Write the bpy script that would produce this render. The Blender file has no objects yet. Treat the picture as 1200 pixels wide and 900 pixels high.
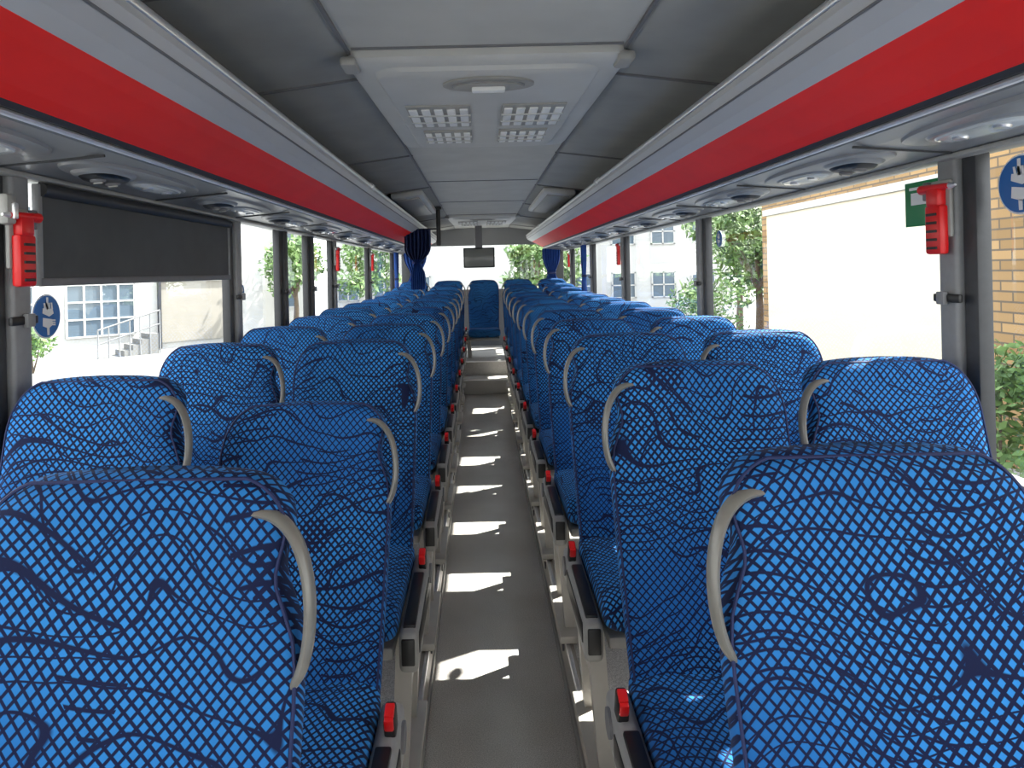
import bpy, bmesh, math, random
from mathutils import Matrix, Vector, Euler
random.seed(7)
S=bpy.context.scene
COL=S.collection
# ---------------------------------------------------------------- helpers
def link(o,parent=None):
    COL.objects.link(o)
    if parent is not None: o.parent=parent
    return o
def empty(name,loc=(0,0,0),parent=None):
    e=bpy.data.objects.new(name,None); e.location=loc; e.empty_display_size=.05
    return link(e,parent)
def obj(name,me,parent=None,loc=(0,0,0),rot=(0,0,0)):
    o=bpy.data.objects.new(name,me); o.location=loc; o.rotation_euler=rot
    return link(o,parent)
class MB:
    """mesh builder collecting parts with materials"""
    def __init__(s): s.v=[];s.f=[];s.mi=[];s.sm=[];s.mats=[]
    def m(s,mat):
        if mat not in s.mats: s.mats.append(mat)
        return s.mats.index(mat)
    def add(s,vs,fs,mat,smooth=False):
        b=len(s.v); s.v+= [tuple(v) for v in vs]; k=s.m(mat)
        for f in fs: s.f.append([b+i for i in f]); s.mi.append(k); s.sm.append(smooth)
    def box(s,c,d,mat,bev=0,seg=2,rot=None,smooth=None):
        bm=bmesh.new(); bmesh.ops.create_cube(bm,size=1)
        for v in bm.verts: v.co=Vector((v.co.x*d[0],v.co.y*d[1],v.co.z*d[2]))
        if bev>0: bmesh.ops.bevel(bm,geom=list(bm.edges),offset=bev,segments=seg,profile=.5,affect='EDGES')
        M=Matrix.Translation(c)
        if rot: M=M@Euler(rot).to_matrix().to_4x4()
        bm.transform(M); bm.verts.ensure_lookup_table()
        for i,v in enumerate(bm.verts): v.index=i
        s.add([v.co.copy() for v in bm.verts],[[v.index for v in f.verts] for f in bm.faces],mat,(bev>0) if smooth is None else smooth)
        bm.free()
    def tube(s,pts,r,mat,n=10,flat=1.0,closed=False):
        pts=[Vector(p) for p in pts]; N=len(pts); vs=[];fs=[]
        up=Vector((0,1,0))
        for i,p in enumerate(pts):
            if closed: t=(pts[(i+1)%N]-pts[i-1])
            else: t=(pts[min(i+1,N-1)]-pts[max(i-1,0)])
            t.normalize()
            a=t.cross(up)
            if a.length<1e-3: a=t.cross(Vector((1,0,0)))
            a.normalize(); b=a.cross(t).normalized()
            rr=r[i] if isinstance(r,(list,tuple)) else r
            for k in range(n):
                an=2*math.pi*k/n; vs.append(p+a*math.cos(an)*rr+b*math.sin(an)*rr*flat)
        R=N if closed else N-1
        for i in range(R):
            for k in range(n):
                j=(i+1)%N; fs.append([i*n+k,i*n+(k+1)%n,j*n+(k+1)%n,j*n+k])
        if not closed:
            fs.append(list(range(n))); fs.append([(N-1)*n+k for k in range(n)])
        s.add(vs,fs,mat,True)
    def loft(s,rings,mat,smooth=True,cap=True):
        n=len(rings[0]); vs=[v for r in rings for v in r]; fs=[]
        for i in range(len(rings)-1):
            for k in range(n): fs.append([i*n+k,i*n+(k+1)%n,(i+1)*n+(k+1)%n,(i+1)*n+k])
        if cap: fs.append(list(range(n))); fs.append([(len(rings)-1)*n+k for k in range(n)])
        s.add(vs,fs,mat,smooth)
    def disc(s,c,r,axis,mat,n=28,thick=.002,ry=None):
        ry=ry or r; c=Vector(c)
        ax={'x':(Vector((0,1,0)),Vector((0,0,1)),Vector((1,0,0))),'y':(Vector((1,0,0)),Vector((0,0,1)),Vector((0,1,0))),'z':(Vector((1,0,0)),Vector((0,1,0)),Vector((0,0,1)))}[axis]
        r1=[c+ax[0]*math.cos(2*math.pi*k/n)*r+ax[1]*math.sin(2*math.pi*k/n)*ry-ax[2]*thick/2 for k in range(n)]
        r2=[p+ax[2]*thick for p in r1]
        s.loft([r1,r2],mat,smooth=False)
    def mesh(s,name):
        m=bpy.data.meshes.new(name); m.from_pydata(s.v,[],s.f); m.update()
        for k in s.mats: m.materials.append(k)
        bm=bmesh.new(); bm.from_mesh(m); bmesh.ops.recalc_face_normals(bm,faces=bm.faces); bm.to_mesh(m); bm.free()
        for i,p in enumerate(m.polygons): p.material_index=s.mi[i]; p.use_smooth=s.sm[i]
        try: m.set_sharp_from_angle(angle=math.radians(40))
        except Exception: pass
        return m
    def obj(s,name,parent=None,loc=(0,0,0),rot=(0,0,0)): return obj(name,s.mesh(name),parent,loc,rot)
# ---------------------------------------------------------------- materials
def newmat(name):
    m=bpy.data.materials.new(name); m.use_nodes=True; nt=m.node_tree
    return m,nt,nt.nodes['Principled BSDF']
def MA(nt,op,a,b=None,c=None,clamp=False):
    n=nt.nodes.new('ShaderNodeMath'); n.operation=op; n.use_clamp=clamp
    for i,x in enumerate((a,b,c)):
        if x is None: continue
        if isinstance(x,(int,float)): n.inputs[i].default_value=x
        else: nt.links.new(x,n.inputs[i])
    return n.outputs[0]
def mat(name,col,rough=.5,metal=0,noise=0,nscale=40,bump=0,spec=None,coat=0):
    m,nt,b=newmat(name)
    b.inputs['Roughness'].default_value=rough; b.inputs['Metallic'].default_value=metal
    if spec is not None: b.inputs['Specular IOR Level'].default_value=spec
    if coat: b.inputs['Coat Weight'].default_value=coat
    tc=nt.nodes.new('ShaderNodeTexCoord'); nz=nt.nodes.new('ShaderNodeTexNoise'); nz.inputs['Scale'].default_value=nscale; nz.inputs['Detail'].default_value=4
    nt.links.new(tc.outputs['Object'],nz.inputs['Vector'])
    r=nt.nodes.new('ShaderNodeValToRGB'); k=noise
    r.color_ramp.elements[0].position=.3; r.color_ramp.elements[1].position=.7
    r.color_ramp.elements[0].color=(*[max(0,c*(1-k)) for c in col],1); r.color_ramp.elements[1].color=(*[min(1,c*(1+k)) for c in col],1)
    nt.links.new(nz.outputs[0],r.inputs[0]); nt.links.new(r.outputs[0],b.inputs['Base Color'])
    if bump:
        bp=nt.nodes.new('ShaderNodeBump'); bp.inputs['Strength'].default_value=bump; bp.inputs['Distance'].default_value=.002
        nt.links.new(nz.outputs[0],bp.inputs['Height']); nt.links.new(bp.outputs[0],b.inputs['Normal'])
    return m
def fabric():
    m,nt,b=newmat('blue_net_fabric'); L=nt.links.new
    tc=nt.nodes.new('ShaderNodeTexCoord'); oi=nt.nodes.new('ShaderNodeObjectInfo')
    sp=nt.nodes.new('ShaderNodeSeparateXYZ'); L(tc.outputs['Object'],sp.inputs[0])
    rnd=MA(nt,'MULTIPLY',oi.outputs['Random'],7.0)
    x=sp.outputs[0]; v=MA(nt,'MULTIPLY',MA(nt,'ADD',sp.outputs[2],sp.outputs[1]),.78)
    cb=nt.nodes.new('ShaderNodeCombineXYZ'); L(x,cb.inputs[0]); L(v,cb.inputs[1]); L(rnd,cb.inputs[2])
    def noise(scale,off,detail=0.0):
        mp=nt.nodes.new('ShaderNodeVectorMath'); mp.operation='ADD'; L(cb.outputs[0],mp.inputs[0]); mp.inputs[1].default_value=(off,off*.7,off*1.3)
        n=nt.nodes.new('ShaderNodeTexNoise'); n.inputs['Scale'].default_value=scale; n.inputs['Detail'].default_value=detail
        L(mp.outputs[0],n.inputs['Vector']); return n.outputs[0]
    n1=noise(5,3.1); n2=noise(4.5,9.7); n3=noise(4,5.5); n4=noise(6,13.3); n5=noise(3.2,21.0); n6=noise(9,31.0)
    xd=MA(nt,'ADD',x,MA(nt,'MULTIPLY',MA(nt,'SUBTRACT',n1,.5),.014))
    vd=MA(nt,'ADD',MA(nt,'MULTIPLY',v,.92),MA(nt,'MULTIPLY',MA(nt,'SUBTRACT',n2,.5),.030))
    k=1/.0178
    a=MA(nt,'MULTIPLY',MA(nt,'ADD',xd,vd),k); c=MA(nt,'MULTIPLY',MA(nt,'SUBTRACT',xd,vd),k)
    def line(val,w,soft=.06):
        d=MA(nt,'ABSOLUTE',MA(nt,'SUBTRACT',MA(nt,'FRACT',val),.5))
        e=MA(nt,'SUBTRACT',d,MA(nt,'SUBTRACT',.5,w) if not isinstance(w,float) else .5-w)
        return MA(nt,'DIVIDE',e,soft,clamp=True)
    vo=nt.nodes.new('ShaderNodeTexVoronoi'); vo.inputs['Scale'].default_value=3.4; L(cb.outputs[0],vo.inputs['Vector'])
    dome=MA(nt,'LESS_THAN',vo.outputs['Distance'],.17)
    w=MA(nt,'ADD',.115,MA(nt,'MULTIPLY',n5,.14)); w=MA(nt,'ADD',w,MA(nt,'MULTIPLY',dome,.09))
    l1=line(a,w); l2=line(c,w)
    cc=MA(nt,'ADD',MA(nt,'MULTIPLY',v,38),MA(nt,'ADD',MA(nt,'MULTIPLY',n3,9.0),MA(nt,'MULTIPLY',MA(nt,'SINE',MA(nt,'MULTIPLY',x,16)),.7)))
    l3=MA(nt,'MULTIPLY',line(cc,.11,.05),MA(nt,'GREATER_THAN',n4,.49))
    cc2=MA(nt,'ADD',MA(nt,'MULTIPLY',v,19),MA(nt,'ADD',MA(nt,'MULTIPLY',n6,2.4),MA(nt,'MULTIPLY',n1,5)))
    l4=line(cc2,.06,.03)
    tot=MA(nt,'MAXIMUM',MA(nt,'MAXIMUM',l1,l2),MA(nt,'MAXIMUM',l3,l4))
    base=nt.nodes.new('ShaderNodeMix'); base.data_type='RGBA'
    base.inputs[6].default_value=(.014,.135,.42,1); base.inputs[7].default_value=(.036,.275,.70,1)
    L(MA(nt,'MULTIPLY',MA(nt,'SUBTRACT',n5,.3),2.5,clamp=True),base.inputs[0])
    mx=nt.nodes.new('ShaderNodeMix'); mx.data_type='RGBA'; L(tot,mx.inputs[0]); L(base.outputs[2],mx.inputs[6]); mx.inputs[7].default_value=(.007,.012,.05,1)
    L(mx.outputs[2],b.inputs['Base Color'])
    b.inputs['Roughness'].default_value=.8; b.inputs['Specular IOR Level'].default_value=.2
    b.inputs['Sheen Weight'].default_value=.08; b.inputs['Sheen Roughness'].default_value=.4
    b.inputs['Sheen Tint'].default_value=(.4,.6,1,1)
    return m
FAB=fabric()
NAVY=mat('navy_piping',(.01,.02,.09),.7)
SHELL=mat('seat_shell_grey',(.16,.16,.17),.5,noise=.05)
LTPL=mat('light_grey_plastic',(.34,.335,.315),.45,noise=.04)
BEIGE=mat('beige_powdercoat',(.50,.475,.43),.4,noise=.06,nscale=12)
HAND=mat('grey_handle_plastic',(.19,.185,.165),.28,noise=.04)
BLACK=mat('black_plastic',(.012,.012,.013),.4)
RED=mat('red_plastic',(.75,.01,.012),.35)
REDRACK=mat('red_rack_fabric',(.93,.016,.008),.5,noise=.04,nscale=6,spec=.35)
RACK=mat('rack_grey_plastic',(.52,.525,.535),.38,noise=.04,nscale=3)
RACKU=mat('rack_underside_grey',(.26,.265,.27),.3,noise=.05,nscale=3)
UNITM=mat('service_unit_plastic',(.28,.29,.30),.28,noise=.05,nscale=3)
ALU=mat('brushed_aluminium',(.8,.8,.81),.28,metal=.7,noise=.06)
CEIL=mat('ceiling_textile',(.34,.34,.32),.85,noise=.08,nscale=5)
CEILC=mat('ceiling_centre_textile',(.48,.48,.46),.8,noise=.06,nscale=5)
HATCHM=mat('hatch_plastic',(.52,.52,.505),.5,noise=.04,nscale=6)
SLOT=mat('vent_slat_pale',(.80,.81,.81),.4)
DARK=mat('dark_grey_pillar',(.04,.042,.046),.5,noise=.1)
MIDG=mat('mid_grey_pillar',(.25,.255,.26),.45,noise=.06)
BLIND=mat('blind_fabric',(.08,.083,.085),.8,noise=.12,nscale=8)
WALL=mat('wall_textile_grey',(.16,.17,.19),.85,noise=.1)
BLUE=mat('sticker_blue',(.01,.13,.42),.4)
WHITE=mat('sticker_white',(.8,.8,.8),.4)
GREEN=mat('sign_green',(.01,.22,.07),.4)
CURT=mat('curtain_blue',(.02,.08,.33),.8,noise=.2,nscale=14)
CURTD=mat('curtain_navy',(.010,.022,.09),.7,noise=.6,nscale=60)
LENS=mat('lamp_lens',(.6,.63,.63),.08,noise=.05)
SCREEN=mat('screen_grey',(.16,.17,.16),.25)
def floor_mat():
    m,nt,b=newmat('speckled_vinyl'); L=nt.links.new
    tc=nt.nodes.new('ShaderNodeTexCoord')
    n=nt.nodes.new('ShaderNodeTexNoise'); n.inputs['Scale'].default_value=260; n.inputs['Detail'].default_value=2; L(tc.outputs['Object'],n.inputs['Vector'])
    n2=nt.nodes.new('ShaderNodeTexNoise'); n2.inputs['Scale'].default_value=3.5; n2.inputs['Detail'].default_value=5; L(tc.outputs['Object'],n2.inputs['Vector'])
    r=nt.nodes.new('ShaderNodeValToRGB'); e=r.color_ramp.elements
    e[0].position=.36; e[0].color=(.42,.405,.38,1); e[1].position=.62; e[1].color=(.74,.72,.685,1)
    L(n.outputs[0],r.inputs[0])
    mx=nt.nodes.new('ShaderNodeMix'); mx.data_type='RGBA'; mx.blend_type='MULTIPLY'; mx.inputs[0].default_value=.7
    r2=nt.nodes.new('ShaderNodeValToRGB'); r2.color_ramp.elements[0].position=.3; r2.color_ramp.elements[0].color=(.78,.76,.73,1); r2.color_ramp.elements[1].position=.7
    r2.color_ramp.elements[1].color=(1,1,1,1); L(n2.outputs[0],r2.inputs[0])
    L(r.outputs[0],mx.inputs[6]); L(r2.outputs[0],mx.inputs[7]); L(mx.outputs[2],b.inputs['Base Color'])
    b.inputs['Roughness'].default_value=.42; return m
FLOOR=floor_mat()
def glass_mat():
    m=bpy.data.materials.new('window_glass'); m.use_nodes=True; nt=m.node_tree; nt.nodes.clear()
    o=nt.nodes.new('ShaderNodeOutputMaterial'); t=nt.nodes.new('ShaderNodeBsdfTransparent'); g=nt.nodes.new('ShaderNodeBsdfGlossy')
    t.inputs[0].default_value=(.95,.97,.96,1); g.inputs['Roughness'].default_value=.01; g.inputs[0].default_value=(.9,.95,1,1)
    f=nt.nodes.new('ShaderNodeLayerWeight'); f.inputs[0].default_value=.5
    fac=MA(nt,'ADD',.08,MA(nt,'MULTIPLY',MA(nt,'POWER',f.outputs['Facing'],4.0),.5)); mx=nt.nodes.new('ShaderNodeMixShader')
    nt.links.new(fac,mx.inputs[0]); nt.links.new(t.outputs[0],mx.inputs[1]); nt.links.new(g.outputs[0],mx.inputs[2]); nt.links.new(mx.outputs[0],o.inputs[0])
    return m
GLASS=glass_mat()
def brick_mat():
    m,nt,b=newmat('yellow_brick'); L=nt.links.new
    tc=nt.nodes.new('ShaderNodeTexCoord'); sp=nt.nodes.new('ShaderNodeSeparateXYZ'); cb=nt.nodes.new('ShaderNodeCombineXYZ')
    L(tc.outputs['Object'],sp.inputs[0]); L(MA(nt,'ADD',sp.outputs[1],sp.outputs[0]),cb.inputs[0]); L(sp.outputs[2],cb.inputs[1])
    br=nt.nodes.new('ShaderNodeTexBrick'); br.inputs['Scale'].default_value=1.0
    br.inputs['Brick Width'].default_value=.42; br.inputs['Row Height'].default_value=.14; br.inputs['Mortar Size'].default_value=.014
    br.inputs['Color1'].default_value=(.27,.165,.07,1); br.inputs['Color2'].default_value=(.42,.265,.12,1); br.inputs['Mortar'].default_value=(.13,.10,.07,1)
    L(cb.outputs[0],br.inputs['Vector']); L(br.outputs[0],b.inputs['Base Color']); b.inputs['Roughness'].default_value=.9; return m
BRICK=brick_mat()
CREAM=mat('cream_render',(.70,.63,.50),.8,noise=.03,nscale=1)
WBLD=mat('white_render',(.52,.52,.505),.8,noise=.04,nscale=1)
BPANEL=mat('beige_panel',(.31,.29,.25),.7,noise=.05,nscale=2)
GRND=mat('pale_concrete',(.22,.22,.212),.9,noise=.12,nscale=.8)
WINB=mat('facade_window_blue_grey',(.10,.14,.18),.15)
TILE=mat('roof_grey',(.3,.3,.3),.8)
def leaf_mat():
    m,nt,b=newmat('leaf_green'); oi=nt.nodes.new('ShaderNodeTexCoord'); n=nt.nodes.new('ShaderNodeTexNoise'); n.inputs['Scale'].default_value=2.5
    nt.links.new(oi.outputs['Object'],n.inputs['Vector']); r=nt.nodes.new('ShaderNodeValToRGB'); e=r.color_ramp.elements
    e[0].position=.35; e[0].color=(.06,.13,.03,1); e[1].position=.65; e[1].color=(.18,.30,.08,1)
    nt.links.new(n.outputs[0],r.inputs[0]); nt.links.new(r.outputs[0],b.inputs['Base Color']); b.inputs['Roughness'].default_value=.6; return m
LEAF=leaf_mat(); BARK=mat('bark',(.12,.09,.06),.9,noise=.3)

# ---------------------------------------------------------------- constants
CAMX,CAMZ=-.035,1.70
PIT=.78; Y0=.92; NR=11
POD=.22; PX=.277; WX=1.22
SILL,HEAD=1.15,1.97
YF,YB=-2.4,10.6
# ---------------------------------------------------------------- bus shell
mb=MB()
mb.box((0,(YF+6)/2,-.03),(2.5,6-YF,.06),FLOOR)
mb.add([(-PX,6,0),(PX,6,0),(PX,8.4,.18),(-PX,8.4,.18),(-PX,6,-.06),(PX,6,-.06),(PX,8.4,-.06),(-PX,8.4,-.06)],
       [(0,1,2,3),(4,5,6,7),(0,1,5,4),(1,2,6,5),(2,3,7,6),(3,0,4,7)],FLOOR)
mb.obj('floor')
mb=MB()
mb.box((0,8.575,.15),(2*PX-.004,.35,.42),FLOOR,.008)
mb.box((0,8.41,.352),(2*PX-.02,.03,.012),ALU)
mb.box((0,9.67,.235),(2*PX-.004,1.82,.60),FLOOR,.008)
mb.box((0,8.77,.53),(2*PX-.02,.03,.014),ALU)
mb.obj('aisle_steps')
for s,nm in ((-1,'left'),(1,'right')):
    mb=MB()
    xc=s*(PX+WX)/2; w=WX-PX-.002
    mb.box((xc,(.1+8.74)/2,POD/2),(w,8.64,POD-.002),BEIGE)
    mb.box((xc,9.66,.27),(w,1.84,.54),BEIGE)
    mb.box((xc,4.4,POD+.004),(w-.04,8.6,.01),FLOOR)
    mb.box((s*(PX-.001),4.42,POD-.006),(.016,8.62,.022),ALU,.003)
    mb.box((s*(PX-.003),4.42,.02),(.010,8.62,.05),LTPL,.002)
    for i in range(NR):
        for q in (0.2,.33,.52):
            yy=Y0-.62+i*PIT+q
            mb.disc((s*(PX-.004),yy,.13),.018,'x',SHELL,16,.006)
    mb.obj('seat_podium_'+nm)
    mb=MB()
    mb.box((s*(WX+.03),(YF+YB)/2,SILL/2),(.06,YB-YF,SILL),WALL)
    mb.box((s*(WX+.01),(YF+YB)/2,SILL+.01),(.05,YB-YF,.03),MIDG,.006)
    mb.box((s*(WX+.03),(YF+YB)/2,2.18),(.06,YB-YF,.42),RACKU)
    mb.obj('wall_'+nm)
ZC=2.36
prof=[(-WX-.06,ZC-.10),(-.8,ZC-.05),(-.41,ZC),(.41,ZC),(.8,ZC-.05),(WX+.06,ZC-.10)]
mb=MB()
for i in range(len(prof)-1):
    a,b=prof[i],prof[i+1]; k=CEILC if i==2 else CEIL
    mb.add([(a[0],YF,a[1]),(b[0],YF,b[1]),(b[0],YB,b[1]),(a[0],YB,a[1]),(a[0],YF,a[1]+.06),(b[0],YF,b[1]+.06),(b[0],YB,b[1]+.06),(a[0],YB,a[1]+.06)],
       [(0,1,2,3),(4,5,6,7),(0,1,5,4),(1,2,6,5),(2,3,7,6),(3,0,4,7)],k)
mb.obj('ceiling')
mb=MB()
for s in (-1,1):
    mb.box((s*.413,(YF+YB)/2,ZC-.004),(.010,YB-YF,.010),SHELL)
for y in (-.4,1.2,2.0,3.55,5.0,6.5,8.0,9.6):
    mb.box((0,y,ZC-.002),(.80,.010,.006),SHELL)
    for s in (-1,1): mb.box((s*.60,y+.3,ZC-.028),(.40,.010,.008),SHELL,rot=(0,s*math.atan(.05/.39),0))
mb.obj('trim_1')
def hatch(name,y0,y1,vents=True):
    m=MB()
    def rr(w0,w1,ya,yb,z,r=.06,n=6):
        pts=[]
        for (cx,cy,a0) in ((w0-r,ya+r,-90),(w1-r,yb-r,0),(-w1+r,yb-r,90),(-w0+r,ya+r,180)):
            for k in range(n+1):
                a=math.radians(a0+90*k/n); pts.append((cx+math.cos(a)*r,cy+math.sin(a)*r,z))
        return pts
    m.loft([rr(.43,.40,y0,y1,ZC+.002),rr(.43,.40,y0,y1,ZC-.022),rr(.415,.385,y0+.015,y1-.015,ZC-.034)],HATCHM)
    m.loft([rr(.36,.33,y0+.06,y1-.05,ZC-.03,.09),rr(.345,.315,y0+.075,y1-.065,ZC-.046,.09)],HATCHM)
    for s in (-1,1): m.box((s*.415,y0+.05,ZC-.03),(.05,.10,.03),LTPL,.01)
    yh=y0+.22
    for rx,ry,z,k in ((.15,.085,-.050,LTPL),(.12,.062,-.054,MIDG),(.115,.05,-.057,LTPL)):
        m.disc((.005,yh,ZC+z),rx,'z',k,36,.006,ry)
    m.box((.005,yh+.005,ZC-.066),(.11,.035,.016),SLOT,.006)
    if vents:
        for s in (-1,1):
            for (ya,yb,xa,xb) in ((y0+.50,y0+.86,.06,.30),(y0+.95,y0+1.22,.06,.27)):
                xm=s*(xa+xb)/2; ym=(ya+yb)/2
                m.box((xm,ym,ZC-.048),(xb-xa,yb-ya,.010),LTPL,.004)
                c=5
                for q in range(c):
                    xx=s*(xa+(q+.5)*(xb-xa)/c)
                    m.box((xx,ym-.0,ZC-.055),((xb-xa)/c*.66,(yb-ya)*.80,.008),SLOT,.003)
                for t in (.33,.66): m.box((xm,ya+(yb-ya)*t,ZC-.060),((xb-xa),.010,.005),HATCHM)
    return m.obj(name)
hatch('ceiling_hatch',2.02,3.46)
hatch('ceiling_hatch',8.0,9.4)
for s in (-1,1):
    m=MB(); m.box((s*.60,6.2,ZC-.05),(.26,1.7,.05),HATCHM,.02,rot=(0,s*.12,0)); m.box((s*.60,6.2,ZC-.08),(.18,1.5,.012),LTPL,.004,rot=(0,s*.12,0))
    m.obj('ceiling_air_duct_cover')
# ---------------------------------------------------------------- luggage racks
for s,nm in ((-1,'left'),(1,'right')):
    P=[(.655,2.195),(.640,2.185),(.638,2.165),(.655,2.14),(.685,2.118),(.722,2.100),
       (.760,2.083),(.80,2.062),(.84,2.040),(.868,2.022),
       (.876,2.012),(.90,2.012),(.905,2.000),(.96,1.990),(1.05,1.982),(1.13,1.976),(1.218,1.970),
       (1.218,2.02),(1.0,2.04),(.88,2.06),(.76,2.12),(.69,2.15),(.672,2.19)]
    mt=[RACK]*5+[REDRACK]*4+[DARK,DARK]+[RACKU]*5+[SHELL]*6+[RACK]  # DARK faces paint in the shadow line between red band and underside
    m=MB(); ya,yb=-1.6,9.9
    n=len(P)
    vs=[(s*p[0],y,p[1]) for y in (ya,yb) for p in P]
    for k in range(n):
        a=k;b=(k+1)%n
        m.add([vs[a],vs[b],vs[n+b],vs[n+a]],[(0,1,2,3)],mt[k],False)
    m.add(vs[:n],[list(range(n))],RACK); m.add(vs[n:],[list(range(n))],RACK)
    m.tube([(s*.648,ya,2.192),(s*.648,yb,2.192)],.014,ALU,12)
    m.tube([(s*.652,ya,2.143),(s*.652,yb,2.143)],.0035,SHELL,6)
    for y in (-.1,3.9,7.8):
        m.tube([(s*.648,y-.035,2.192),(s*.648,y+.035,2.192)],.021,ALU,14)
    for y in (.6,2.2,3.9,5.5,7.1,8.7): m.box((s*.95,y,2.16),(.03,.05,.24),SHELL,.004)
    m.tube([(s*.888,ya,2.006),(s*.888,yb,2.006)],.007,ALU,8)
    m.box((s*1.19,(ya+yb)/2,1.966),(.045,yb-ya,.012),LTPL,.003)
    for k in range(13):
        yy=.0+.78*k+(0 if s<0 else .12)+.05
        m.box((s*1.04,yy,1.9815),(.25,.007,.006),DARK,rot=(0,s*.075,0))
    m.obj('luggage_rack_'+nm)
def service_mesh():
    m=MB()
    def oval(rx,ry,z,cx=0,cy=0,n=36,e=2.6):
        o=[]
        for k in range(n):
            a=2*math.pi*k/n; c,sn=math.cos(a),math.sin(a)
            o.append((cx+rx*math.copysign(abs(c)**(2/e),c),cy+ry*math.copysign(abs(sn)**(2/e),sn),z))
        return o
    m.loft([oval(.085,.34,.004),oval(.08,.335,-.005),oval(.070,.32,-.008)],RACKU)
    m.loft([oval(.060,.105,-.006,0,-.18),oval(.056,.098,-.014,0,-.18),oval(.047,.085,-.018,0,-.18)],UNITM)
    m.loft([oval(.048,.084,-.016,0,-.18),oval(.041,.070,-.025,0,-.18),oval(.022,.045,-.029,0,-.18)],BLACK)
    for dy in (-.215,-.145):
        m.loft([oval(.020,.020,-.025,0,dy,20,2),oval(.017,.017,-.034,0,dy,20,2)],SHELL)
        m.box((0,dy,-.035),(.024,.006,.006),LTPL,.001)
    m.loft([oval(.052,.15,-.007,0,.11),oval(.046,.142,-.013,0,.11)],UNITM)
    m.loft([oval(.040,.13,-.011,0,.11),oval(.034,.12,-.017,0,.11)],LENS)
    for dy in (.05,.17):
        m.loft([oval(.018,.018,-.015,0,dy,20,2),oval(.014,.014,-.022,0,dy,20,2)],ALU)
    return m.mesh('service_unit')
SV=service_mesh()
for k in range(10):
    for s in (-1,1):
        obj('overhead_service_unit',SV,None,(s*1.02,1.98+(k-1)*.78+(.0 if s<0 else .12),1.984),(0,s*.08,0))
# ---------------------------------------------------------------- pillars + windows
LP=[-.9,1.69,3.25,4.05,4.7,5.45,7.2,9.2]
RP=[-.9,1.76,3.82,5.90,7.6,9.3]
def pillar(s,y,dark=False):
    m=MB(); zc=(SILL+HEAD)/2; h=HEAD-SILL
    m.box((s*(WX-.002),y+.037,zc),(.05,.070,h),DARK if dark else MIDG,.010,3)
    m.box((s*(WX+.010),y-.025,zc),(.04,.050,h),DARK,.006)
    m.box((s*(WX-.032),y+.03,1.60),(.012,.10,.022),BLACK,.004)
    m.box((s*(WX-.040),y+.04,1.60),(.014,.03,.034),MIDG,.003)
    return m.obj('window_pillar')
for y in LP: pillar(-1,y,y in(4.05,4.7))
for y in RP: pillar(1,y)
wn=1
for s,PL in ((-1,LP),(1,RP)):
    e=[YF]+PL+[YB]
    for a,b in zip(e[:-1],e[1:]):
        m=MB(); x=s*(WX+.035)
        m.add([(x,a,SILL),(x,b,SILL),(x,b,HEAD+.02),(x,a,HEAD+.02)],[(0,1,2,3)],GLASS)
        m.obj('window_%d'%wn); wn+=1
m=MB()
m.box((0,YB+.03,.70),(2.56,.06,1.42),WALL)
m.box((0,YB+.03,2.24),(2.56,.06,.30),RACKU)
for s in (-1,1): m.box((s*1.16,YB+.03,1.75),(.20,.06,.72),DARK,.02)
m.obj('wall_rear')
m=MB(); m.add([(-1.1,YB+.03,1.40),(1.1,YB+.03,1.40),(1.1,YB+.03,2.10),(-1.1,YB+.03,2.10)],[(0,1,2,3)],GLASS); m.obj('window_%d'%wn); wn+=1
m=MB()
m.box((0,YF-.03,.45),(2.56,.06,.9),WALL); m.box((0,YF-.03,2.3),(2.56,.06,.16),RACKU)
for s in (-1,1): m.box((s*1.2,YF,1.55),(.12,.12,1.35),DARK,.02)
m.obj('wall_front')
m=MB(); m.add([(-1.2,YF-.03,.9),(1.2,YF-.03,.9),(1.2,YF-.03,2.25),(-1.2,YF-.03,2.25)],[(0,1,2,3)],GLASS); m.obj('window_%d'%wn); wn+=1
m=MB()
y0,y1=1.80,3.15
m.add([(-1.195,y0,1.70),(-1.195,y1,1.70),(-1.195,y1,1.960),(-1.195,y0,1.960)],[(0,1,2,3)],BLIND)
m.box((-1.195,(y0+y1)/2,1.695),(.014,y1-y0+.01,.022),SHELL,.004)
m.tube([(-1.19,y0,1.94),(-1.19,y1,1.94)],.018,DARK,12)
for y in (y0,y1): m.box((-1.20,y,1.82),(.02,.016,.27),MIDG,.003)
m.obj('roller_blind')
def hammer(s,y,z):
    e=empty('emergency_hammer',(s*(WX-.05),y,z)); m=MB()
    m.box((0,0,-.075),(.026,.062,.13),RED,.008)
    for k in range(5): m.box((-s*.013,0,-.035-k*.022),(.006,.04,.007),BLACK,.001)
    m.box((0,0,.01),(.028,.050,.05),RED,.008)
    m.tube([(-s*.002,-.055,.035),(-s*.002,.055,.035)],[.008,.013,],RED,10) 
    m.tube([(0,-.075,.035),(0,-.05,.035)],[.003,.010],ALU,10)
    m.tube([(0,0,-.0),(0,0,.04)],.011,RED,10)
    m.obj('hammer',e)
    m=MB(); m.box((s*.016,0,-.02),(.012,.075,.15),LTPL,.005); m.box((s*.01,.045,.03),(.024,.018,.05),SHELL,.004); m.obj('holder',e)
    return e
hammer(1,1.80,1.855); hammer(-1,1.70,1.825)
hammer(1,5.95,1.86); hammer(-1,5.45,1.86); hammer(-1,7.2,1.86); hammer(1,9.3,1.86)
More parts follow.
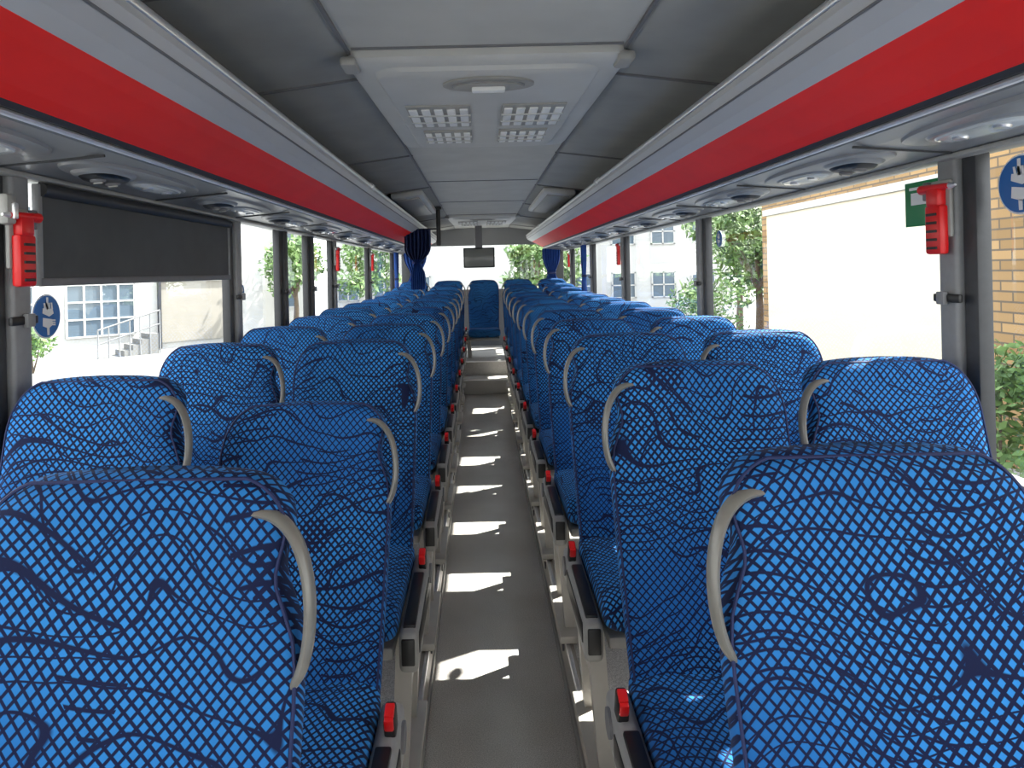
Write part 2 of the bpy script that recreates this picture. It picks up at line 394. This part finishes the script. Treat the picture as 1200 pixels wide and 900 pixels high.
def belt_sticker(s,y,z,r):
    m=MB(); x=s*(WX+.026)
    m.disc((x,y,z),r,'x',WHITE,40,.002); m.disc((x-s*.002,y,z),r*.93,'x',BLUE,40,.002)
    xx=x-s*.0045
    def poly(pts): m.add([(xx,y-s*p[0]*r*-1,z+p[1]*r) for p in pts],[list(range(len(pts)))],WHITE)
    poly([(-.05,.85),(.10,.85),(.10,.30),(-.05,.30)])
    poly([(-.35,.32),(.35,.38),(.38,.15),(-.10,-.02),(-.42,.10)])
    for k in range(4): poly([(-.38+.17*k,.30+.02*k),(-.26+.17*k,.31+.02*k),(-.22+.17*k,.60),(-.33+.17*k,.60)])
    poly([(-.30,-.15),(.35,-.05),(.38,-.42),(-.05,-.55),(-.36,-.40)])
    poly([(-.10,-.5),(.08,-.5),(.06,-.85),(-.10,-.85)])
    for k in range(3): poly([(-.55,-.18-.1*k),(-.3,-.16-.1*k),(-.3,-.23-.1*k),(-.55,-.25-.1*k)])
    m.obj('seat_belt_sticker')
belt_sticker(1,1.61,1.875,.072); belt_sticker(-1,1.90,1.60,.062); belt_sticker(1,3.65,1.84,.045); belt_sticker(-1,3.45,1.62,.04)
m=MB(); m.box((WX+.026,1.975,1.865),(.003,.15,.13),GREEN,.001); m.box((WX+.023,1.975,1.880),(.003,.085,.035),WHITE); m.box((WX+.023,1.975,1.910),(.003,.10,.008),WHITE);m.obj('emergency_exit_sign')
m=MB(); m.box((-WX+.04,1.655,1.875),(.03,.035,.075),LTPL,.008); m.box((-WX+.06,1.655,1.87),(.012,.015,.04),ALU,.004); m.obj('emergency_release_handle')
def curtain(x,y,w,z0,z1,axis='x',mid=False):
    m=MB(); nz=20; nx=40; vs=[];fs=[]
    for j in range(nz+1):
        t=j/nz; z=z1+(z0-z1)*t
        if mid: pinch=(1-.6*math.exp(-((t-.55)/.12)**2))*(1 if t<.55 else .55)
        else: pinch=1-.55*math.exp(-((t-.62)/.22)**2)
        for i in range(nx+1):
            u=(i/nx-.5)*w*pinch; d=(.035 if mid else .02)*math.sin(i/nx*math.pi*14)+(.03*math.sin(t*9) if mid else 0)
            vs.append((x+u,y+d,z) if axis=='x' else (x+d,y+u,z))
    top=[];bot=[]
    for j in range(nz):
        for i in range(nx):
            a=j*(nx+1)+i; (top if j/nz<.5 else bot).append((a,a+1,a+nx+2,a+nx+1))
    m.add(vs,top,CURTD if mid else CURT,True); m.add(vs,bot,CURT,True)
    zt=z1+(z0-z1)*(.55 if mid else .62)
    if axis=='x': m.box((x,y,zt),(w*(.42 if mid else .5),.05,.03),NAVY,.01)
    else: m.box((x,y,zt),(.05,w*.5,.03),NAVY,.01)
    if mid:
        m.tube([(x-w*.5,y,z1),(x+w*.5+.09,y,z1)],.008,BLACK,10)
    m.obj('curtain')
curtain(-.98,9.95,.34,1.42,2.06); curtain(1.0,9.95,.26,1.42,2.0)
curtain(-1.14,9.0,.26,1.40,1.96,'y'); curtain(1.14,7.75,.22,1.40,1.96,'y')
curtain(-.665,6.9,.27,1.52,2.13,'x',True)
m=MB(); m.box((-.05,9.6,1.88),(.44,.04,.28),BLACK,.012); m.box((-.05,9.577,1.88),(.40,.006,.245),SCREEN,.002); m.box((-.05,9.63,2.19),(.10,.05,.36),SHELL,.01); m.obj('ceiling_monitor')
m=MB(); m.tube([(-.45,6.9,2.37),(-.45,6.9,1.98)],.022,BLACK,12); m.box((-.45,6.9,2.34),(.07,.07,.03),BLACK,.008); m.box((-.45,6.9,1.99),(.05,.05,.06),BLACK,.012); m.obj('curtain_hanging_pole')
# ---------------------------------------------------------------- seats
ZT=1.228
def sgn(a,p): return math.copysign(abs(a)**p,a)
def back_y(z): return -.015-(ZT-z)*.30+ .03*math.sin(max(0,min(1,(z-.5)/.73))*math.pi)*.6
RZ=.135
def hw_at(z,w=.219,r=.085,rz=RZ):
    base=w-.012*max(0,(.95-z)/.45)
    zz=z-(ZT-rz)
    if zz>0:
        q=min(1,zz/rz); base-=r*(1-math.sqrt(max(0,1-q**2.3)))
    return base
def notch(z): return .030*math.exp(-((z-1.105)/.055)**2)
def seat_meshes(s):
    """s = side with the handle notch"""
    R={}
    m=MB(); rings=[]; N=48
    zs=[.50,.53,.58,.65,.72,.80,.88,.94,.98,1.01,1.04,1.07]+[ZT-RZ+RZ*math.sin(math.pi/2*k/13) for k in range(0,14)]
    for i,z in enumerate(zs):
        hw=hw_at(z); th=.046
        q=(z-(ZT-.035))/.035
        if q>0: th*=math.sqrt(max(.03,1-q*q*.95))
        ring=[]
        for k in range(N):
            a=2*math.pi*k/N; c,sn=math.cos(a),math.sin(a)
            h=hw-(notch(z) if c*s>0 else 0)
            x=h*sgn(c,.36); y=th*sgn(sn,.5)
            if sn<0: y+= .014*math.cos(math.pi/2*min(1,abs(x)/h))*(1 if z<ZT-.06 else max(0,(ZT-z)/.06))
            zz=z-.016*(abs(x)/.2)**2*max(0,(z-1.0)/.23)
            ring.append((x,back_y(z)+.05+y,zz))
        rings.append(ring)
    m.loft(rings,FAB); R['backrest']=m.mesh('backrest')
    m=MB(); rings=[]
    for z in zs[:-3]:
        hw=hw_at(z)-.014; ring=[]
        for k in range(N):
            a=2*math.pi*k/N; c,sn=math.cos(a),math.sin(a)
            h=hw-(notch(z) if c*s>0 else 0)
            ring.append((h*sgn(c,.42),back_y(z)+.092+.022*sgn(sn,.6),z-.02))
        rings.append(ring)
    m.loft(rings,SHELL)
    m.box((0,back_y(.62)+.125,.66),(.30,.02,.16),BLACK,.008,rot=(-.29,0,0))
    R['back_shell']=m.mesh('back_shell')
    m=MB(); pts=[]
    zz=[.52,.6,.7,.8,.9,.96,1.0,1.03,1.06]+[ZT-RZ+RZ*math.sin(math.pi/2*k/12) for k in range(0,12)]
    for sd in (1,-1):
        side=[]
        for z in zz:
            x=hw_at(z)-.004-(notch(z) if sd==s else 0); side.append((sd*x,back_y(z)+.022,z-.016*(x/.2)**2*max(0,(z-1.0)/.23)))
        pts+= side if sd==1 else list(reversed(side))
    m.tube(pts,.0026,NAVY,6); R['piping']=m.mesh('piping')
    m=MB(); rings=[]
    ys=[-.66+.05*(1-math.cos(math.pi/2*k/5)) for k in range(6)]+[-.56,-.50,-.44,-.36,-.28,-.20,-.16]
    for y in ys:
        q=(-.61-y)/.05
        sc=math.sqrt(max(.12,1-q*q)) if q>0 else 1
        zc=.515+.02*((-y-.16)/.5); ring=[]
        for k in range(36):
            a=2*math.pi*k/36; c,sn=math.cos(a),math.sin(a)
            x=.213*sgn(c,.4)*(.93+.07*sc); z=.062*sgn(sn,.55)*sc
            if sn>0: z-=.012*math.cos(math.pi/2*min(1,abs(x)/.213))
            ring.append((x,y,zc+z))
        rings.append(ring)
    m.loft(rings,FAB); R['cushion']=m.mesh('cushion')
    return R
SM={1:seat_meshes(1),-1:seat_meshes(-1)}
def handle_mesh(s):
    m=MB()
    P=[(.125,1.165,.045),(.150,1.178,.028),(.178,1.176,.022),(.202,1.158,.022),(.219,1.128,.022),(.229,1.09,.022),(.232,1.05,.022),(.228,1.012,.024),(.218,.985,.030),(.198,.965,.045)]
    pts=[(s*x,back_y(z)+y,z) for x,z,y in P]
    for _ in range(2):
        q=[pts[0]]
        for a,b in zip(pts[:-1],pts[1:]):
            q.append(tuple(.75*a[i]+.25*b[i] for i in range(3))); q.append(tuple(.25*a[i]+.75*b[i] for i in range(3)))
        q.append(pts[-1]); pts=q
    m.tube(pts,.0075,HAND,12,2.0)
    return m.mesh('side_handle')
HM={1:handle_mesh(1),-1:handle_mesh(-1)}
def frame_mesh(s,aisle):
    m=MB()
    m.box((0,-.40,.45),(.40,.46,.035),LTPL,.01)
    m.box((0,-.22,.50),(.40,.05,.12),SHELL,.01)
    if aisle:
        X=s*.242
        m.box((X,-.41,.470),(.052,.48,.11),LTPL,.016,3,rot=(.04,0,0))
        m.box((X,-.47,.522),(.034,.30,.016),BLACK,.005,rot=(.04,0,0))
        m.box((X+s*.022,-.45,.475),(.014,.34,.055),BLACK,.004)
        m.box((X,-.652,.468),(.036,.010,.07),BLACK,.004)
        m.disc((X+s*.028,-.23,.49),.030,'x',SHELL,20,.008)
        for (ya,yb) in ((-.46,-.50),(-.26,-.22)):
            m.loft([[(s*.190,ya-.028,.44),(s*.240,ya-.028,.44),(s*.240,ya+.028,.44),(s*.190,ya+.028,.44)],
                    [(s*.170,yb-.020,.012),(s*.215,yb-.020,.012),(s*.215,yb+.020,.012),(s*.170,yb+.020,.012)]],BEIGE,False)
        m.box((s*.205,-.37,.015),(.08,.44,.03),BEIGE,.006)
        m.box((s*.212,-.36,.26),(.02,.26,.05),BEIGE,.006)
    else:
        m.box((-s*.0,-.38,.225),(.05,.20,.42),BEIGE,.01)
        m.box((0,-.38,.015),(.20,.42,.03),BEIGE,.006)
    return m.mesh('frame')
FM={(s,a):frame_mesh(s,a) for s in (1,-1) for a in (0,1)}
def buckle_mesh(s):
    m=MB()
    m.box((s*.250,-.27,.545),(.024,.045,.075),BLACK,.006,rot=(.35,0,0))
    m.box((s*.250,-.292,.562),(.020,.020,.030),RED,.004,rot=(.35,0,0))
    m.box((s*.250,-.284,.580),(.020,.030,.010),RED,.003,rot=(.35,0,0))
    m.box((s*.250,-.24,.50),(.006,.03,.07),BLACK,.002)
    return m.mesh('belt_buckle')
BM={1:buckle_mesh(1),-1:buckle_mesh(-1)}
def seat(x,y,z,s,aisle,rec=0,drop=0):
    e=empty('passenger_seat',(x,y,z))
    piv=Vector((0,-.22,.54)); R=Matrix.Translation(piv-Vector((0,0,drop)))@Matrix.Rotation(-math.radians(rec),4,'X')@Matrix.Translation(-piv)
    M=SM[s]
    for n,me in (('backrest',M['backrest']),('back_shell',M['back_shell']),('piping',M['piping']),('side_handle',HM[s])):
        o=obj(n,me,e); o.matrix_local=R
    obj('cushion',M['cushion'],e); obj('frame',FM[(s,1 if aisle else 0)],e)
    if aisle: obj('belt_buckle',BM[s],e)
    return e
XA,XW=.490,.975
for i in range(NR):
    y=Y0+i*PIT
    z=POD+.010+(0 if i<9 else .03*(i-8))
    for side in (-1,1):
        for aisle in (1,0):
            x=side*(XA if aisle else XW)
            rec=random.uniform(-.8,.8); drop=0
            if side<0 and aisle and i==1: rec=9; drop=.045
            if side<0 and i==0: rec=0;drop=.015
            if side>0 and i==0: rec=0;drop=.012
            yy=y-(.03 if side<0 else 0)
            seat(x,yy,z,-side,aisle,rec,drop)
for k in range(5):
    x=(-2+k)*.487
    seat(x,Y0+NR*PIT+.15,.34,1 if x<0 else -1,abs(k-2)==0)
# ---------------------------------------------------------------- outside
m=MB(); m.add([(-80,-40,-1.1),(80,-40,-1.1),(80,120,-1.1),(-80,120,-1.1)],[(0,1,2,3)],GRND); m.obj('ground')
e=empty('brick_building',(7.0,0,0))
m=MB(); m.box((3,9.8,2.0),(6,14.4,6.2),BRICK); m.obj('brick_walls',e)
m=MB(); m.box((-.03,13.1,.88),(.10,6.9,3.96),CREAM,.02); m.obj('cream_gate_wall',e)
m=MB(); m.box((-.06,13.1,2.93),(.14,7.1,.14),WBLD); m.box((-.1,9.8,5.15),(.5,14.6,.15),TILE); m.obj('fascia',e)
m=MB()
m.box((-.02,4.6,1.4),(.08,1.4,1.6),WINB); 
for q in (-.72,0,.72): m.box((-.06,4.6+q,1.4),(.06,.07,1.66),WBLD)
m.obj('side_window',e)
def facade(name,loc,rz,L,H,wins,extra=None,wall=WBLD):
    e=empty(name,loc); e.rotation_euler=(0,0,rz)
    m=MB(); m.box((L/2,2.0,H/2),(L,4,H),wall); m.box((L/2,2,H+.1),(L+.5,4.5,.2),TILE); m.obj('walls',e)
    m=MB()
    for (a,b,z0,z1,nx,nz) in wins:
        m.box(((a+b)/2,-.01,(z0+z1)/2),(b-a,.06,z1-z0),WINB)
        for i in range(nx+1): m.box((a+(b-a)*i/nx,-.05,(z0+z1)/2),(.07,.06,z1-z0+.07),WBLD)
        for i in range(nz+1): m.box(((a+b)/2,-.05,z0+(z1-z0)*i/nz),(b-a+.07,.06,.06),WBLD)
    m.obj('window_frames',e)
    return e
e=facade('white_building',(-18.5,21,-1.1),math.radians(45),12.6,6.5,[(5.0,7.3,.7,2.6,4,3),(1.5,4,.7,2.6,4,3),(1.5,4,4,5.4,3,2),(5,7.3,4,5.4,3,2)])
m=MB(); m.box((9.7,-.05,1.45),(2.9,.1,2.4),BPANEL); m.box((9.7,-.1,2.7),(3.1,.16,.12),WBLD)
for q in (8.2,11.2): m.box((q,-.1,1.4),(.1,.16,2.7),DARK)
for k in range(4): m.box((6.6+k*.3,-1.0,.1+.0+k*.09),(.3,1.0,.2+k*.18),GRND)
for k in range(7): m.tube([(5.6+k*.35,-1.5,0),(5.6+k*.35,-1.5,1.0+.1*k)],.025,MIDG,8)
m.tube([(5.6,-1.5,1.0),(7.7,-1.5,1.6)],.03,MIDG,8); m.tube([(5.6,-1.5,.5),(7.7,-1.5,1.1)],.025,MIDG,8)
m.obj('porch_stair',e)
facade('distant_building',(4.2,36,-1.1),0,9,7.5,[(a,a+1.2,z,z+1.3,2,2) for a in (.6,2.7,4.8,6.9) for z in (1.2,4.0)])
facade('distant_building',(-9,40,-1.1),0,11,7.2,[(a,a+1.2,1.2,2.5,2,2) for a in (.6,2.7,4.8)])
facade('distant_building',(-12.5,33,-1.1),math.radians(20),4,6,[(a,a+1.0,z,z+1.3,2,2) for a in (.5,2.4) for z in (1.2,3.8)])
def tree(name,x,y,h,r,n=1500,ls=.14,trunk=True,zb=-1.1):
    m=MB(); vs=[];fs=[]
    cl=[(random.uniform(-.6,.6)*r,random.uniform(-.6,.6)*r,zb+h*random.uniform(.45 if trunk else .3,.9)) for _ in range(11)]
    for i in range(n):
        c=random.choice(cl); d=Vector((random.gauss(0,1),random.gauss(0,1),random.gauss(0,.8))).normalized()*r*.48*random.random()**.4
        p=Vector(c)+d; a=Vector((random.gauss(0,1),random.gauss(0,1),random.gauss(0,1))).normalized(); b=a.orthogonal().normalized()
        q=ls*random.uniform(.6,1.3); b0=len(vs)
        vs+=[p-a*q,p+b*q*.45,p+a*q,p-b*q*.45]; fs.append((b0,b0+1,b0+2,b0+3))
    m.add(vs,fs,LEAF)
    if trunk:
        m.tube([(0,0,zb),(.05,0,zb+h*.3),(0,.05,zb+h*.6)],[.14,.11,.06],BARK,10)
        for c in cl[:6]: m.tube([(0,.02,zb+h*.4),(c[0]*.5,c[1]*.5,(c[2]+zb+h*.4)/2+.1),c],[.06,.04,.02],BARK,6)
    else:
        for c in cl[:6]: m.tube([(0,0,zb),(c[0]*.6,c[1]*.6,zb+h*.3),c],[.03,.02,.01],BARK,6)
    m.obj(name,None,(x,y,0))
tree('tree',8.0,19.8,5.2,1.9,3600); tree('tree',9.4,25,6,2.4,3000); tree('tree',2.0,24,5.2,1.3,2200); tree('tree',3.0,30,4.6,1.6,1600)
tree('tree',-8.2,30,4.4,1.5,1800); tree('tree',-5.2,31,5.0,1.6,1800)
tree('bush',5.75,7.7,1.7,.8,1800,.07,False); tree('bush',6.3,18.6,2.4,1.1,1900,.08,False); tree('bush',-13.6,20.6,1.6,.9,1200,.09,False)
# ---------------------------------------------------------------- light
w=bpy.data.worlds.new('World'); S.world=w; w.use_nodes=True; nt=w.node_tree
bg=nt.nodes['Background']; tc=nt.nodes.new('ShaderNodeTexCoord'); sp=nt.nodes.new('ShaderNodeSeparateXYZ'); nt.links.new(tc.outputs['Generated'],sp.inputs[0])
r=nt.nodes.new('ShaderNodeValToRGB'); r.color_ramp.elements[0].position=0; r.color_ramp.elements[0].color=(1,.98,.94,1); r.color_ramp.elements[1].position=.7; r.color_ramp.elements[1].color=(.82,.89,1,1)
nt.links.new(sp.outputs[2],r.inputs[0]); nt.links.new(r.outputs[0],bg.inputs[0]); bg.inputs[1].default_value=2.2
sl=bpy.data.lights.new('sun','SUN'); sl.energy=10.5; sl.angle=math.radians(.6); sl.color=(1,.96,.9)
so=bpy.data.objects.new('sun',sl); link(so)
d=Vector((-1.0,-.54,-1.29)).normalized()
so.rotation_euler=d.to_track_quat('-Z','Y').to_euler()
S.view_settings.view_transform='Standard'; S.view_settings.exposure=.95
# ---------------------------------------------------------------- camera
cd=bpy.data.cameras.new('camera'); cd.sensor_width=36; cd.lens=24; cd.clip_start=.05; cd.clip_end=300
cd.shift_x=(600-563)/1200; cd.shift_y=-(450-317)/1200
co=bpy.data.objects.new('camera',cd); link(co); co.location=(CAMX,0,CAMZ)
co.rotation_euler=(Euler((math.pi/2,0,0)).to_matrix()@Matrix.Rotation(math.radians(-1.3),3,'Z')).to_euler()
S.camera=co
